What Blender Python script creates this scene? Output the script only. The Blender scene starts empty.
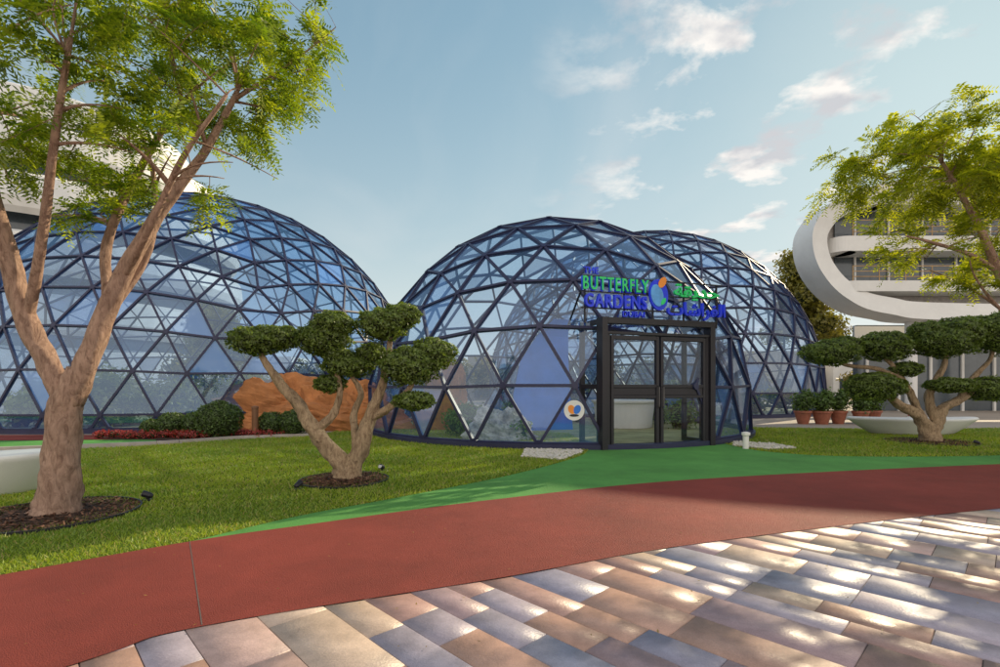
import bpy, bmesh, math, random
import numpy as np
from mathutils import Vector, Matrix, noise
from mathutils.geometry import tessellate_polygon
random.seed(7); rng=np.random.default_rng(7)
R=math.radians
SC=bpy.context.scene
AZ=R(44); EL=R(24)

# ------------------------------------------------------------------ helpers
def link(o,parent=None):
    SC.collection.objects.link(o)
    if parent is not None: o.parent=parent
    return o
def group(name,loc=(0,0,0),rz=0):
    e=bpy.data.objects.new(name,None); e.location=loc; e.rotation_euler=(0,0,rz); e.empty_display_size=.3
    return link(e)
def N(nt,t,**k):
    n=nt.nodes.new(t)
    for a,b in k.items(): setattr(n,a,b)
    return n
def mat(name,c,rough=.7,metal=0,scale=4,amt=.25,bump=0,bscale=None,attr=False,spec=.5,detail=6,c2=None,stretch=None,dirt=0,bdist=.02):
    m=bpy.data.materials.new(name); m.use_nodes=True; nt=m.node_tree; L=nt.links
    b=nt.nodes['Principled BSDF']
    b.inputs['Roughness'].default_value=rough; b.inputs['Metallic'].default_value=metal
    b.inputs['Specular IOR Level'].default_value=spec
    tc=N(nt,'ShaderNodeTexCoord'); src=tc.outputs['Object']
    if stretch:
        mp=N(nt,'ShaderNodeMapping'); mp.inputs['Scale'].default_value=stretch; L.new(src,mp.inputs[0]); src=mp.outputs[0]
    no=N(nt,'ShaderNodeTexNoise'); no.inputs['Scale'].default_value=scale; no.inputs['Detail'].default_value=detail
    no.inputs['Roughness'].default_value=.65
    L.new(src,no.inputs['Vector'])
    cr=N(nt,'ShaderNodeValToRGB'); e=cr.color_ramp.elements
    e[0].position=.3; e[1].position=.7
    if c2 is None: c2=tuple(x*(1+amt) for x in c); c1=tuple(x*(1-amt) for x in c)
    else: c1=c
    if attr: c1=(1-amt,)*3; c2=(1+amt,)*3
    e[0].color=(*c1,1); e[1].color=(*c2,1)
    L.new(no.outputs['Fac'],cr.inputs['Fac'])
    out=cr.outputs['Color']
    if attr:
        at=N(nt,'ShaderNodeAttribute',attribute_name='col')
        mx=N(nt,'ShaderNodeMix',data_type='RGBA',blend_type='MULTIPLY'); mx.inputs[0].default_value=1
        L.new(at.outputs['Color'],mx.inputs[6]); L.new(out,mx.inputs[7]); out=mx.outputs[2]
    if dirt:
        for sc_,lo,hi,am in ((.55,.35,.65,dirt),(130,.3,.7,dirt*1.3)):
            nd=N(nt,'ShaderNodeTexNoise'); nd.inputs['Scale'].default_value=sc_; nd.inputs['Detail'].default_value=7; nd.inputs['Roughness'].default_value=.7; L.new(tc.outputs['Object'],nd.inputs['Vector'])
            rd=N(nt,'ShaderNodeMapRange'); rd.inputs[1].default_value=lo; rd.inputs[2].default_value=hi; rd.inputs[3].default_value=1-am; rd.inputs[4].default_value=1+am*.7; L.new(nd.outputs['Fac'],rd.inputs[0])
            vv=N(nt,'ShaderNodeVectorMath',operation='SCALE'); L.new(out,vv.inputs[0]); L.new(rd.outputs[0],vv.inputs['Scale']); out=vv.outputs[0]
    L.new(out,b.inputs['Base Color'])
    if bump:
        n2=N(nt,'ShaderNodeTexNoise'); n2.inputs['Scale'].default_value=bscale or scale*6; n2.inputs['Detail'].default_value=8
        L.new(src,n2.inputs['Vector'])
        bp=N(nt,'ShaderNodeBump'); bp.inputs['Strength'].default_value=min(1,bump); bp.inputs['Distance'].default_value=bdist
        L.new(n2.outputs['Fac'],bp.inputs['Height']); L.new(bp.outputs['Normal'],b.inputs['Normal'])
    return m
def barkmat(name,c,dark,cs=9):
    m=mat(name,c,.9,scale=3.5,amt=.22,detail=8,spec=.2); nt=m.node_tree; L=nt.links; b=nt.nodes['Principled BSDF']
    old=b.inputs['Base Color'].links[0].from_socket
    tc=N(nt,'ShaderNodeTexCoord'); mp=N(nt,'ShaderNodeMapping'); mp.inputs['Scale'].default_value=(1,1,.32); L.new(tc.outputs['Object'],mp.inputs[0])
    n=N(nt,'ShaderNodeTexNoise'); n.inputs['Scale'].default_value=cs*2.2; n.inputs['Detail'].default_value=10; n.inputs['Roughness'].default_value=.72; n.inputs['Distortion'].default_value=.8; L.new(mp.outputs[0],n.inputs['Vector'])
    r=N(nt,'ShaderNodeValToRGB'); r.color_ramp.elements[0].position=.34; r.color_ramp.elements[1].position=.55; L.new(n.outputs['Fac'],r.inputs[0])
    mx=N(nt,'ShaderNodeMix',data_type='RGBA'); L.new(r.outputs[0],mx.inputs[0]); mx.inputs[6].default_value=(*dark,1); L.new(old,mx.inputs[7]); L.new(mx.outputs[2],b.inputs['Base Color'])
    bp=N(nt,'ShaderNodeBump'); bp.inputs['Strength'].default_value=1; bp.inputs['Distance'].default_value=.045; L.new(n.outputs['Fac'],bp.inputs['Height']); L.new(bp.outputs['Normal'],b.inputs['Normal'])
    return m
def leafmat(name,trans=.45):
    m=bpy.data.materials.new(name); m.use_nodes=True; nt=m.node_tree; L=nt.links
    nt.nodes.remove(nt.nodes['Principled BSDF']); out=nt.nodes['Material Output']
    at=N(nt,'ShaderNodeAttribute',attribute_name='col')
    d=N(nt,'ShaderNodeBsdfDiffuse'); t=N(nt,'ShaderNodeBsdfTranslucent'); g=N(nt,'ShaderNodeBsdfGlossy'); g.inputs['Roughness'].default_value=.45
    tm=N(nt,'ShaderNodeMix',data_type='RGBA',blend_type='MULTIPLY'); tm.inputs[0].default_value=1; tm.inputs[7].default_value=(2.1,2.0,.7,1)
    L.new(at.outputs['Color'],tm.inputs[6]); L.new(at.outputs['Color'],d.inputs['Color']); L.new(tm.outputs[2],t.inputs['Color'])
    m1=N(nt,'ShaderNodeMixShader'); m1.inputs[0].default_value=trans
    L.new(d.outputs[0],m1.inputs[1]); L.new(t.outputs[0],m1.inputs[2])
    m2=N(nt,'ShaderNodeMixShader'); m2.inputs[0].default_value=.05
    L.new(m1.outputs[0],m2.inputs[1]); L.new(g.outputs[0],m2.inputs[2]); L.new(m2.outputs[0],out.inputs['Surface'])
    return m
def np_mesh(name,V,F,mat_,parent=None,col=None,smooth=False):
    me=bpy.data.meshes.new(name); n=len(V); m,k=F.shape
    me.vertices.add(n); me.vertices.foreach_set('co',np.asarray(V,dtype=np.float32).ravel())
    me.loops.add(m*k); me.loops.foreach_set('vertex_index',F.astype(np.int32).ravel())
    me.polygons.add(m); me.polygons.foreach_set('loop_start',np.arange(0,m*k,k,dtype=np.int32))
    me.polygons.foreach_set('loop_total',np.full(m,k,dtype=np.int32))
    if smooth: me.polygons.foreach_set('use_smooth',np.ones(m,dtype=bool))
    me.update(calc_edges=True)
    if col is not None:
        a=me.color_attributes.new('col','FLOAT_COLOR','POINT')
        c=np.ones((n,4),dtype=np.float32); c[:,:3]=col; a.data.foreach_set('color',c.ravel())
    me.materials.append(mat_)
    return link(bpy.data.objects.new(name,me),parent)
class MB:
    def __init__(s): s.v=[]; s.f=[]; s.mi=[]; s.c=[]
    def add(s,vs,fs,mi=0,c=(1,1,1)):
        o=len(s.v); s.v+= [tuple(v) for v in vs]; s.c+=[c]*len(vs)
        for f in fs: s.f.append(tuple(i+o for i in f)); s.mi.append(mi)
    def box(s,a,b,mi=0,c=(1,1,1)):
        x0,y0,z0=a; x1,y1,z1=b
        s.add([(x0,y0,z0),(x1,y0,z0),(x1,y1,z0),(x0,y1,z0),(x0,y0,z1),(x1,y0,z1),(x1,y1,z1),(x0,y1,z1)],
              [(0,3,2,1),(4,5,6,7),(0,1,5,4),(1,2,6,5),(2,3,7,6),(3,0,4,7)],mi,c)
    def strut(s,p,q,up,w,d,mi=0):
        p=Vector(p);q=Vector(q);up=Vector(up); t=(q-p).normalized(); a=t.cross(up).normalized()*w/2; b=a.cross(t).normalized()*d/2
        vs=[p-a-b,p+a-b,p+a+b,p-a+b,q-a-b,q+a-b,q+a+b,q-a+b]
        s.add(vs,[(0,3,2,1),(4,5,6,7),(0,1,5,4),(1,2,6,5),(2,3,7,6),(3,0,4,7)],mi)
    def tube(s,pts,rad,n=8,mi=0,c=(1,1,1),wob=0):
        pts=[Vector(p) for p in pts]; rings=[]; ref=Vector((.3,.9,.1))
        for i,p in enumerate(pts):
            t=(pts[min(i+1,len(pts)-1)]-pts[max(i-1,0)])
            if t.length<1e-6: t=Vector((0,0,1))
            t.normalize(); a=t.cross(ref); a=(a if a.length>1e-3 else t.cross(Vector((1,0,0)))).normalized(); b=t.cross(a)
            for k in range(n):
                an=2*math.pi*k/n; r=rad[i]*(1+wob*math.sin(an*3+i*.7)+wob*.6*math.sin(an*5-i*1.3)+wob*1.4*(noise.noise(p*4.5+Vector((math.cos(an),math.sin(an),0)))))
                rings.append(p+a*math.cos(an)*r+b*math.sin(an)*r)
        fs=[]
        for i in range(len(pts)-1):
            for k in range(n): fs.append((i*n+k,i*n+(k+1)%n,(i+1)*n+(k+1)%n,(i+1)*n+k))
        fs.append(tuple(range(n-1,-1,-1))); fs.append(tuple((len(pts)-1)*n+k for k in range(n)))
        s.add(rings,fs,mi,c)
    def lathe(s,c,prof,n=24,mi=0,cap=True):
        cx,cy,cz=c; vs=[]
        for r,z in prof:
            for k in range(n): vs.append((cx+r*math.cos(2*math.pi*k/n),cy+r*math.sin(2*math.pi*k/n),cz+z))
        fs=[(i*n+k,i*n+(k+1)%n,(i+1)*n+(k+1)%n,(i+1)*n+k) for i in range(len(prof)-1) for k in range(n)]
        if cap: fs.append(tuple((len(prof)-1)*n+k for k in range(n)))
        s.add(vs,fs,mi)
    def obj(s,name,mats,parent=None,smooth=False,bevel=0,col=False,loc=None):
        me=bpy.data.meshes.new(name); me.from_pydata(s.v,[],s.f); 
        for m in (mats if isinstance(mats,(list,tuple)) else [mats]): me.materials.append(m)
        me.polygons.foreach_set('material_index',s.mi)
        if smooth: me.polygons.foreach_set('use_smooth',[True]*len(s.f))
        if col:
            a=me.color_attributes.new('col','FLOAT_COLOR','POINT')
            for i,c in enumerate(s.c): a.data[i].color=(*c,1)
        me.update(); o=link(bpy.data.objects.new(name,me),parent)
        if bevel:
            b=o.modifiers.new('b','BEVEL'); b.width=bevel; b.segments=2; b.limit_method='ANGLE'
        return o
def crom(pts,k=8):
    P=[Vector(p) for p in pts]; P=[P[0]*2-P[1]]+P+[P[-1]*2-P[-2]]; out=[]
    for i in range(1,len(P)-2):
        for j in range(k):
            t=j/k; a,b,c,d=P[i-1],P[i],P[i+1],P[i+2]
            out.append(.5*((2*b)+(c-a)*t+(2*a-5*b+4*c-d)*t*t+(3*b-3*c+d-a)*t**3))
    out.append(P[-2]); return out
def sheet(name,poly,z,m,parent=None):
    V=[Vector((p[0],p[1],0)) for p in poly]; T=tessellate_polygon([V])
    me=bpy.data.meshes.new(name); me.from_pydata([(v.x,v.y,z) for v in V],[],[tuple(t) for t in T]); me.materials.append(m)
    bm=bmesh.new(); bm.from_mesh(me)
    for f in bm.faces:
        if f.normal.z<0: f.normal_flip()
    bm.to_mesh(me); bm.free()
    return link(bpy.data.objects.new(name,me),parent)
def inpoly(X,Y,poly):
    r=np.zeros(len(X),bool); n=len(poly)
    for i in range(n):
        x0,y0=poly[i][0],poly[i][1]; x1,y1=poly[i-1][0],poly[i-1][1]
        if y0==y1: continue
        r^=((y0>Y)!=(y1>Y))&(X<(x1-x0)*(Y-y0)/(y1-y0)+x0)
    return r
def unit(a): return a/np.maximum(np.linalg.norm(a,axis=1,keepdims=True),1e-9)
def diamonds(C,U,Vv):
    n=len(C); V=np.stack([C-U,C+Vv,C+U,C-Vv],1).reshape(-1,3); F=np.arange(4*n).reshape(n,4); return V,F

# ------------------------------------------------------------------ materials
M_ground=mat('plaza_ground',(.36,.30,.25),.85,scale=.3,amt=.15,bump=.2)
M_grass=mat('lawn_turf',(.07,.12,.012),.95,scale=1.2,c2=(.14,.20,.025),bump=1,bscale=60,spec=.1)
M_red=mat('red_rubber',(.30,.052,.036),.72,scale=1.3,amt=.10,bump=1,bscale=150,spec=.3,dirt=.22)
M_red2=mat('red_rubber_old',(.25,.05,.038),.8,scale=1.3,amt=.13,bump=.9,bscale=160,spec=.25,dirt=.2)
M_green=mat('green_rubber',(.12,.37,.08),.75,scale=1.3,amt=.10,bump=1,bscale=150,spec=.3,dirt=.2)
M_mortar=mat('paving_mortar',(.12,.095,.09),.9,scale=20,bump=.3)
M_slab=mat('stone_slab',(1,1,1),.42,scale=6,amt=.20,bump=.35,bscale=60,attr=True,detail=10,dirt=.16,bdist=.008)
M_blade=leafmat('grass_blade',.35)
M_leaf=leafmat('leaf',.5)
M_pom=leafmat('topiary_leaf',.28)
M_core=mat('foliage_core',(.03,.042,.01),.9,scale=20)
M_bark=barkmat('bark_pale',(.50,.33,.25),(.22,.13,.095),8)
M_bark2=barkmat('bark_topiary',(.52,.38,.25),(.20,.13,.08),10)
M_steel=mat('dome_steel',(.020,.022,.07),.45,.0,scale=3,amt=.2,spec=.5)
M_black=mat('black_frame',(.016,.015,.022),.4,scale=5,amt=.2)
M_white=mat('white_paint',(.80,.79,.77),.5,scale=1,amt=.05,dirt=.05)
M_conc=mat('concrete',(.42,.38,.34),.8,scale=3,amt=.15,bump=.3)
M_mulch=mat('mulch',(.05,.025,.016),.95,scale=30,amt=.5,bump=1,bscale=60)
M_chip=mat('bark_chip',(1,1,1),.85,scale=15,amt=.2,attr=True)
M_stone=mat('white_pebble',(.62,.58,.52),.7,scale=15,amt=.2)
M_rock=mat('sandstone_rock',(.50,.20,.07),.9,scale=1.5,amt=.32,bump=1,bscale=9,dirt=.15)
M_dark=mat('dark_glass',(.08,.10,.12),.12,scale=2,amt=.2,spec=.8)
M_terr=mat('terracotta',(.35,.12,.07),.7,scale=6)
M_orange=mat('cone_red',(.6,.05,.03),.5,scale=6,amt=.1)
M_blue=mat('blue_letters',(.015,.05,.85),.4,scale=3,amt=.08)
M_grn=mat('green_letters',(.03,.70,.20),.4,scale=3,amt=.08)
M_or=mat('orange_letters',(.9,.30,.04),.4,scale=3,amt=.1)
M_panelblue=mat('blue_panel',(.03,.19,.72),.45,scale=.8,amt=.2)
def glassmat(name,tint,haze,hz=(.16,.34,.80),refl=.10,grz=.6,gc=(.72,.86,1.0)):
    m=bpy.data.materials.new(name); m.use_nodes=True; nt=m.node_tree; L=nt.links
    nt.nodes.remove(nt.nodes['Principled BSDF']); out=nt.nodes['Material Output']
    tr=N(nt,'ShaderNodeBsdfTransparent'); tr.inputs[0].default_value=(*tint,1)
    di=N(nt,'ShaderNodeBsdfDiffuse'); di.inputs[0].default_value=(*hz,1)
    gl=N(nt,'ShaderNodeBsdfGlossy'); gl.inputs['Roughness'].default_value=.03; gl.inputs[0].default_value=(*gc,1)
    at=N(nt,'ShaderNodeAttribute',attribute_name='col')
    mu=N(nt,'ShaderNodeMath',operation='MULTIPLY'); mu.inputs[1].default_value=haze; L.new(at.outputs['Fac'],mu.inputs[0])
    m1=N(nt,'ShaderNodeMixShader'); L.new(mu.outputs[0],m1.inputs[0]); L.new(tr.outputs[0],m1.inputs[1]); L.new(di.outputs[0],m1.inputs[2])
    lw=N(nt,'ShaderNodeLayerWeight'); lw.inputs[0].default_value=.5
    pw=N(nt,'ShaderNodeMath',operation='POWER'); pw.inputs[1].default_value=3.0; L.new(lw.outputs['Facing'],pw.inputs[0])
    ma_=N(nt,'ShaderNodeMath',operation='MULTIPLY_ADD'); ma_.inputs[1].default_value=grz; ma_.inputs[2].default_value=refl; L.new(pw.outputs[0],ma_.inputs[0])
    m2=N(nt,'ShaderNodeMixShader'); L.new(ma_.outputs[0],m2.inputs[0]); L.new(m1.outputs[0],m2.inputs[1]); L.new(gl.outputs[0],m2.inputs[2])
    L.new(m2.outputs[0],out.inputs['Surface']); return m
M_glass=glassmat('dome_glass',(.72,.85,1.0),.24,hz=(.11,.30,.80),refl=.13,gc=(.70,.86,1.0))
M_glass2=glassmat('dome_glass_clear',(.84,.92,1.0),.20,hz=(.18,.38,.86),refl=.10,grz=.5,gc=(.80,.90,1))
M_doorglass=glassmat('door_glass',(.97,.97,.96),.0,refl=.05,grz=.4)

# ------------------------------------------------------------------ ground
g=MB(); S=900; g.add([(-S,-S,0),(S,-S,0),(S,S,0),(-S,S,0)],[(0,1,2,3)]); g.obj('ground',M_ground)
lowc=crom([(-12,-8,0),(-6,-1.6,0),(-3.6,1.2,0),(-2.28,2.68,0),(-1.84,3.11,0),(0,3.89,0),(1.9,4.75,0),(6.05,6.1,0),(12,7.6,0),(22,9.5,0),(45,13,0)])
upc=crom([(-16,-7,0),(-9,-1,0),(-6,2.1,0),(-3.95,3.95,0),(-2.98,4.81,0),(-2.14,5.36,0),(0,6.64,0),(3.2,8.06,0),(9.5,9.6,0),(16,10.6,0),(45,14.4,0)])
sheet('red_path',[p for p in lowc]+[p for p in reversed(upc)],.016,M_red)
gup=crom([(-2.98,4.83,0),(-2.3,5.8,0),(-1.35,6.76,0),(0,8.24,0),(1.18,9.87,0),(1.9,11.2,0),(2.25,12.6,0)],8)
gright=crom([(5.9,13.6,0),(5.95,12.3,0),(6.25,11.4,0),(7.5,10.75,0),(10.7,10.85,0),(16,11.9,0),(45,15.6,0)],8)
lowg=[p for p in upc if p.x>-2.98]
sheet('green_path',[p for p in gup]+[p for p in gright]+[p for p in reversed(lowg)],.012,M_green)
s=MB(); s.strut((-2.98,4.80,.0172),(-1.86,3.12,.0172),(0,0,1),.007,.001); s.obj('path_seam',M_mortar)
uph=[p for p in upc if p.x<=-2.98]
lawnL=[(p.x,p.y) for p in uph]+[(p.x,p.y) for p in gup]+[(2.2,16),(-4,19),(-5.5,17),(-5.6,15.2),(-7.5,14.2),(-9,12.6),(-12,11.2),(-16,9.8),(-30,8),(-30,-7)]
sheet('lawn',lawnL,.004,M_grass)
lawnR=[(5.8,13.9)]+[(p.x,p.y) for p in gright[1:]]+[(45,21),(20,18.4),(14,17.6),(9,18.6),(7,17)]
sheet('lawn',lawnR,.004,M_grass)
sheet('green_path',[(-30,9.2),(-16,11.0),(-12,12.4),(-9.3,13.6),(-9.8,14.2),(-13,13.9),(-30,12.2)],.012,M_green)
sheet('red_path',[(-30,12.3),(-13,14.0),(-9.8,14.35),(-9.6,15.4),(-14,15.6),(-30,14.6)],.012,M_red2)
k=MB()
kp=crom([(-30,8.6,0),(-16,10.4,0),(-12,11.8,0),(-9,13.1,0),(-7.5,14.6,0),(-5.7,15.4,0)],5)
for a,b in zip(kp[:-1],kp[1:]): k.strut((a.x,a.y,.03),(b.x,b.y,.03),(0,0,1),.14,.1)
k.obj('lawn_kerb',M_conc)
# paving: individually laid slabs
ang=R(-46); cu,su=math.cos(ang),math.sin(ang)
pal=[(.40,.36,.44),(.56,.42,.33),(.50,.31,.27),(.33,.31,.40),(.60,.46,.37),(.44,.31,.33),(.44,.38,.45),(.52,.32,.25),(.54,.38,.35),(.36,.34,.40),(.46,.28,.24),(.38,.37,.46)]
lowarr=[(p.x,p.y) for p in lowc]
sheet('paving_bed',[(p.x,p.y+.02) for p in lowc]+[(45,-9),(-12,-9)],.003,M_mortar)
Vs=[];Fs=[];Cs=[];v=-28
while v<34:
    w=random.choice([.25,.30,.38,.38,.44]); u=-24-random.random()
    while u<40:
        l=random.uniform(.38,.95)
        cx=(u+l/2)*cu-(v+w/2)*su; cy=(u+l/2)*su+(v+w/2)*cu
        if -9<cx<32 and -5<cy<13:
            yl=np.interp(cx,[p[0] for p in lowarr],[p[1] for p in lowarr])
            if cy<yl+.45:
                gg=.0025; bb=.005; o=len(Vs); z=.0105+random.uniform(-.0012,.0012); tz=[z+random.uniform(-.0008,.0008) for _ in range(4)]
                for (a,b,zz) in [(u+gg,v+gg,.003),(u+l-gg,v+gg,.003),(u+l-gg,v+w-gg,.003),(u+gg,v+w-gg,.003),(u+gg+bb/2,v+gg+bb/2,tz[0]),(u+l-gg-bb/2,v+gg+bb/2,tz[1]),(u+l-gg-bb/2,v+w-gg-bb/2,tz[2]),(u+gg+bb/2,v+w-gg-bb/2,tz[3])]:
                    Vs.append((a*cu-b*su,a*su+b*cu,zz))
                for f in [(4,5,6,7),(0,1,5,4),(1,2,6,5),(2,3,7,6),(3,0,4,7)]: Fs.append([i+o for i in f])
                c=random.choice(pal); kk=random.uniform(.78,1.0); Cs+= [[x*kk for x in c]]*8
        u+=l
    v+=w
np_mesh('paving',np.array(Vs),np.array(Fs),M_slab,col=np.array(Cs))

def blades(name,poly,n,box,hmin=.02,hmax=.045,wd=.006):
    x0,x1,y0,y1=box
    X=rng.uniform(x0,x1,n); t=rng.random(n); Y=y0*(y1/y0)**t
    k=inpoly(X,Y,poly); X=X[k];Y=Y[k]; n=len(X)
    sc=np.clip(Y/6,.8,2.2); h=rng.uniform(hmin,hmax,n)*np.sqrt(sc); a=rng.uniform(0,2*np.pi,n); w=wd*sc
    P=np.stack([X,Y,np.full(n,.003)],1); D=np.stack([np.cos(a)*w,np.sin(a)*w,0*w],1)
    ln=rng.normal(0,.6,(n,2))*h[:,None]; T=P+np.concatenate([ln,h[:,None]],1)
    V=np.stack([P-D,P+D,T],1).reshape(-1,3); F=np.arange(3*n).reshape(n,3)
    patch=.5+.5*np.sin(X*1.3+np.sin(Y*1.7)*1.5)*np.sin(Y*1.1+np.cos(X*.9)*2)
    r=rng.random(n)
    c=np.stack([.13+.13*patch+.11*r,.225+.11*patch+.10*r,.018+.02*r],1)
    dry=rng.random(n)<.12; c[dry]=[.42,.34,.13]
    np_mesh(name,V,F,M_blade,col=np.repeat(c,3,0))
blades('grass',lawnL,300000,(-13,2.3,3.0,18))
blades('grass',lawnR,80000,(5.5,24,10.5,20))
n=420; X=rng.uniform(-7,9,n); Y=rng.uniform(2.5,11,n); C=np.stack([X,Y,np.full(n,.024)],1)
U=unit(rng.normal(0,1,(n,3))*np.array([1,1,.15]))*rng.uniform(.006,.016,(n,1)); W=unit(np.cross(U,rng.normal(0,.1,(n,3))+np.array([0,0,1])))*rng.uniform(.003,.007,(n,1))
V,F=diamonds(C,U,W); c=np.array([.25,.19,.06])*rng.uniform(.4,1.4,(n,1)); np_mesh('fallen_leaves',V,F,M_blade,col=np.repeat(c,4,0))

# ------------------------------------------------------------------ foliage tools
def fronds(P,D,L,cols,name,parent,pairs=8,lw=.026,ll=.085,droop=.35):
    n=len(P); D=unit(D); up=unit(np.array([0,0,1.])+rng.normal(0,.35,(n,3))); S_=unit(np.cross(D,up)); Vl=[];Cl=[]
    for k in range(pairs):
        t=(k+.7)/pairs; at=P+D*(L*t)[:,None]; at[:,2]-=droop*L*t*t
        for sg in (-1,1):
            ld=unit(S_*sg*1.0+D*.45+rng.normal(0,.15,(n,3))); ld[:,2]-=.15
            l=ll*(1-.5*abs(t-.45))*rng.uniform(.8,1.15,n)
            C=at+ld*(l/2)[:,None]; Vl.append(np.stack([at,C+D*lw/2,at+ld*l[:,None],C-D*lw/2],1)); Cl.append(cols*rng.uniform(.8,1.2,(n,1)))
    V=np.concatenate(Vl).reshape(-1,3); F=np.arange(len(V)).reshape(-1,4); C=np.repeat(np.concatenate(Cl),4,0)
    return np_mesh(name,V,F,M_leaf,parent,col=C)
def bez(a,b,bend,k=6):
    a=Vector(a);b=Vector(b); m=(a+b)/2+Vector(bend); return [a*(1-t)**2+m*2*t*(1-t)+b*t*t for t in [i/k for i in range(k+1)]]
def airy_tree(name,limbs,centers,nsub,ntwig,nfr,colA,colB,pairs=8,ll=.085,lw=.026,L=(.18,.34),bark=M_bark):
    e=group(name); mb=MB(); nodes=[]
    for pts,rad in limbs:
        cp=crom(pts,7); rr=[np.interp(i/(len(cp)-1),np.linspace(0,1,len(rad)),rad) for i in range(len(cp))]
        mb.tube(cp,rr,18,wob=.08)
        for i,p in enumerate(cp):
            if i>len(cp)*.45: nodes.append((p,rr[i]))
    def samp(shell):
        wts=[r[0]*r[1]*r[2] for c,r in centers]; c,r=random.choices(centers,wts)[0]
        d=Vector(rng.normal(0,1,3)).normalized(); q=shell+(1-shell)*random.random()
        return Vector((c[0]+d.x*r[0]*q,c[1]+d.y*r[1]*q,c[2]+d.z*r[2]*q))
    sub=[]
    for i in range(nsub):
        t=samp(.35); n0,r0=min(nodes,key=lambda q:(q[0]-t).length+ (1.5 if q[0].z>t.z else 0)+random.random()*.8)
        d=(t-n0).length; cp=bez(n0,t,(random.uniform(-.15,.15)*d,random.uniform(-.15,.15)*d,.12*d),7)
        r1=min(r0*.6,.04); rr=[r1*(1-.75*j/7) for j in range(8)]; mb.tube(cp,rr,6)
        sub+=[(p,rr[j]) for j,p in enumerate(cp) if j>1]
    P=[];D=[];
    for i in range(ntwig):
        t=samp(.55); n0,r0=min(sub,key=lambda q:(q[0]-t).length+random.random()*.3)
        d=(t-n0).length; cp=bez(n0,t,(random.uniform(-.2,.2)*d,random.uniform(-.2,.2)*d,.1*d),5)
        r1=min(r0*.6,.014); mb.tube(cp,[r1*(1-.7*j/5) for j in range(6)],4)
        dr=(cp[-1]-cp[0]).normalized()
        for j in range(nfr):
            s_=random.uniform(.25,1)**.7; kf=s_*5; a=int(min(4,kf)); p=cp[a].lerp(cp[a+1],kf-a)
            P.append(p); q=dr*random.uniform(.1,.9)+Vector(rng.normal(0,.55,3)); q.z*=.6; D.append(q)
    P=np.array(P);D=np.array(D); n=len(P); m=rng.random((n,1))**1.2
    cols=np.array(colA)*(1-m)+np.array(colB)*m
    mb.obj('trunk_and_branches',bark,e,smooth=True)
    fronds(P,D,rng.uniform(*L,n),cols,'foliage',e,pairs,lw,ll)
    return e
def lumpy(d,seed,amp):
    return 1+amp*(np.sin(d[:,0]*5+seed)*np.sin(d[:,1]*6+seed*1.7)+.6*np.sin(d[:,2]*9+d[:,0]*7+seed*2.3)+.35*np.sin(d[:,1]*17+seed)*np.sin(d[:,0]*15+d[:,2]*13))
def pomset(name,poms,dens,size,parent,colA=(.06,.105,.02),colB=(.22,.31,.055),amp=.09,mtl=None,tight=.12):
    Vl=[];Cl=[];core=MB()
    for i,(x,y,z,rx,ry,rz) in enumerate(poms):
        n=int(dens*4*math.pi*((rx*ry+ry*rz+rx*rz)/3)); d=unit(rng.normal(0,1,(n,3)))
        d[:,2]=np.where((d[:,2]<0)&(rng.random(n)<.3),-d[:,2],d[:,2])
        L=lumpy(d,i*1.9+x,amp); q=L*(1-tight*rng.random(n)**1.5+ .07*rng.random(n)*(rng.random(n)<.25))
        C=np.array([x,y,z])+d*np.array([rx,ry,rz])*q[:,None]
        nn=unit(d+rng.normal(0,.6,(n,3))); U=unit(np.cross(nn,rng.normal(0,1,(n,3)))); W=np.cross(nn,U)
        s_=size*rng.uniform(.6,1.3,n)[:,None]; Vl.append(np.stack([C-U*s_,C+W*s_*.5,C+U*s_,C-W*s_*.5],1))
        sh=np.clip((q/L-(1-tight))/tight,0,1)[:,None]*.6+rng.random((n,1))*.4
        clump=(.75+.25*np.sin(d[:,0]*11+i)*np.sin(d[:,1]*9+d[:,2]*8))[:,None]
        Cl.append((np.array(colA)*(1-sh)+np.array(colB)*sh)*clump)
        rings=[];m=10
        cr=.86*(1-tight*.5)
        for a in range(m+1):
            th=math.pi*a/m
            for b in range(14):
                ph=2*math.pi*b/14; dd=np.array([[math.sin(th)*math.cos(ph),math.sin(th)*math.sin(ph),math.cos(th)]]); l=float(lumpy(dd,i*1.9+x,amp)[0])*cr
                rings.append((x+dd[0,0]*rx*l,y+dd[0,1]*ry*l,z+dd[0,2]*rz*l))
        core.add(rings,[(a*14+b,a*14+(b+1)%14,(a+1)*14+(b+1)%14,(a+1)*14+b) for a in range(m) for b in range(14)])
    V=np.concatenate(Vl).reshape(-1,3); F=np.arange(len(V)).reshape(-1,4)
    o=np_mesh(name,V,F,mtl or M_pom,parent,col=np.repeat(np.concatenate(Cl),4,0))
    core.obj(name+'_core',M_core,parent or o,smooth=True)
    return o

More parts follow.
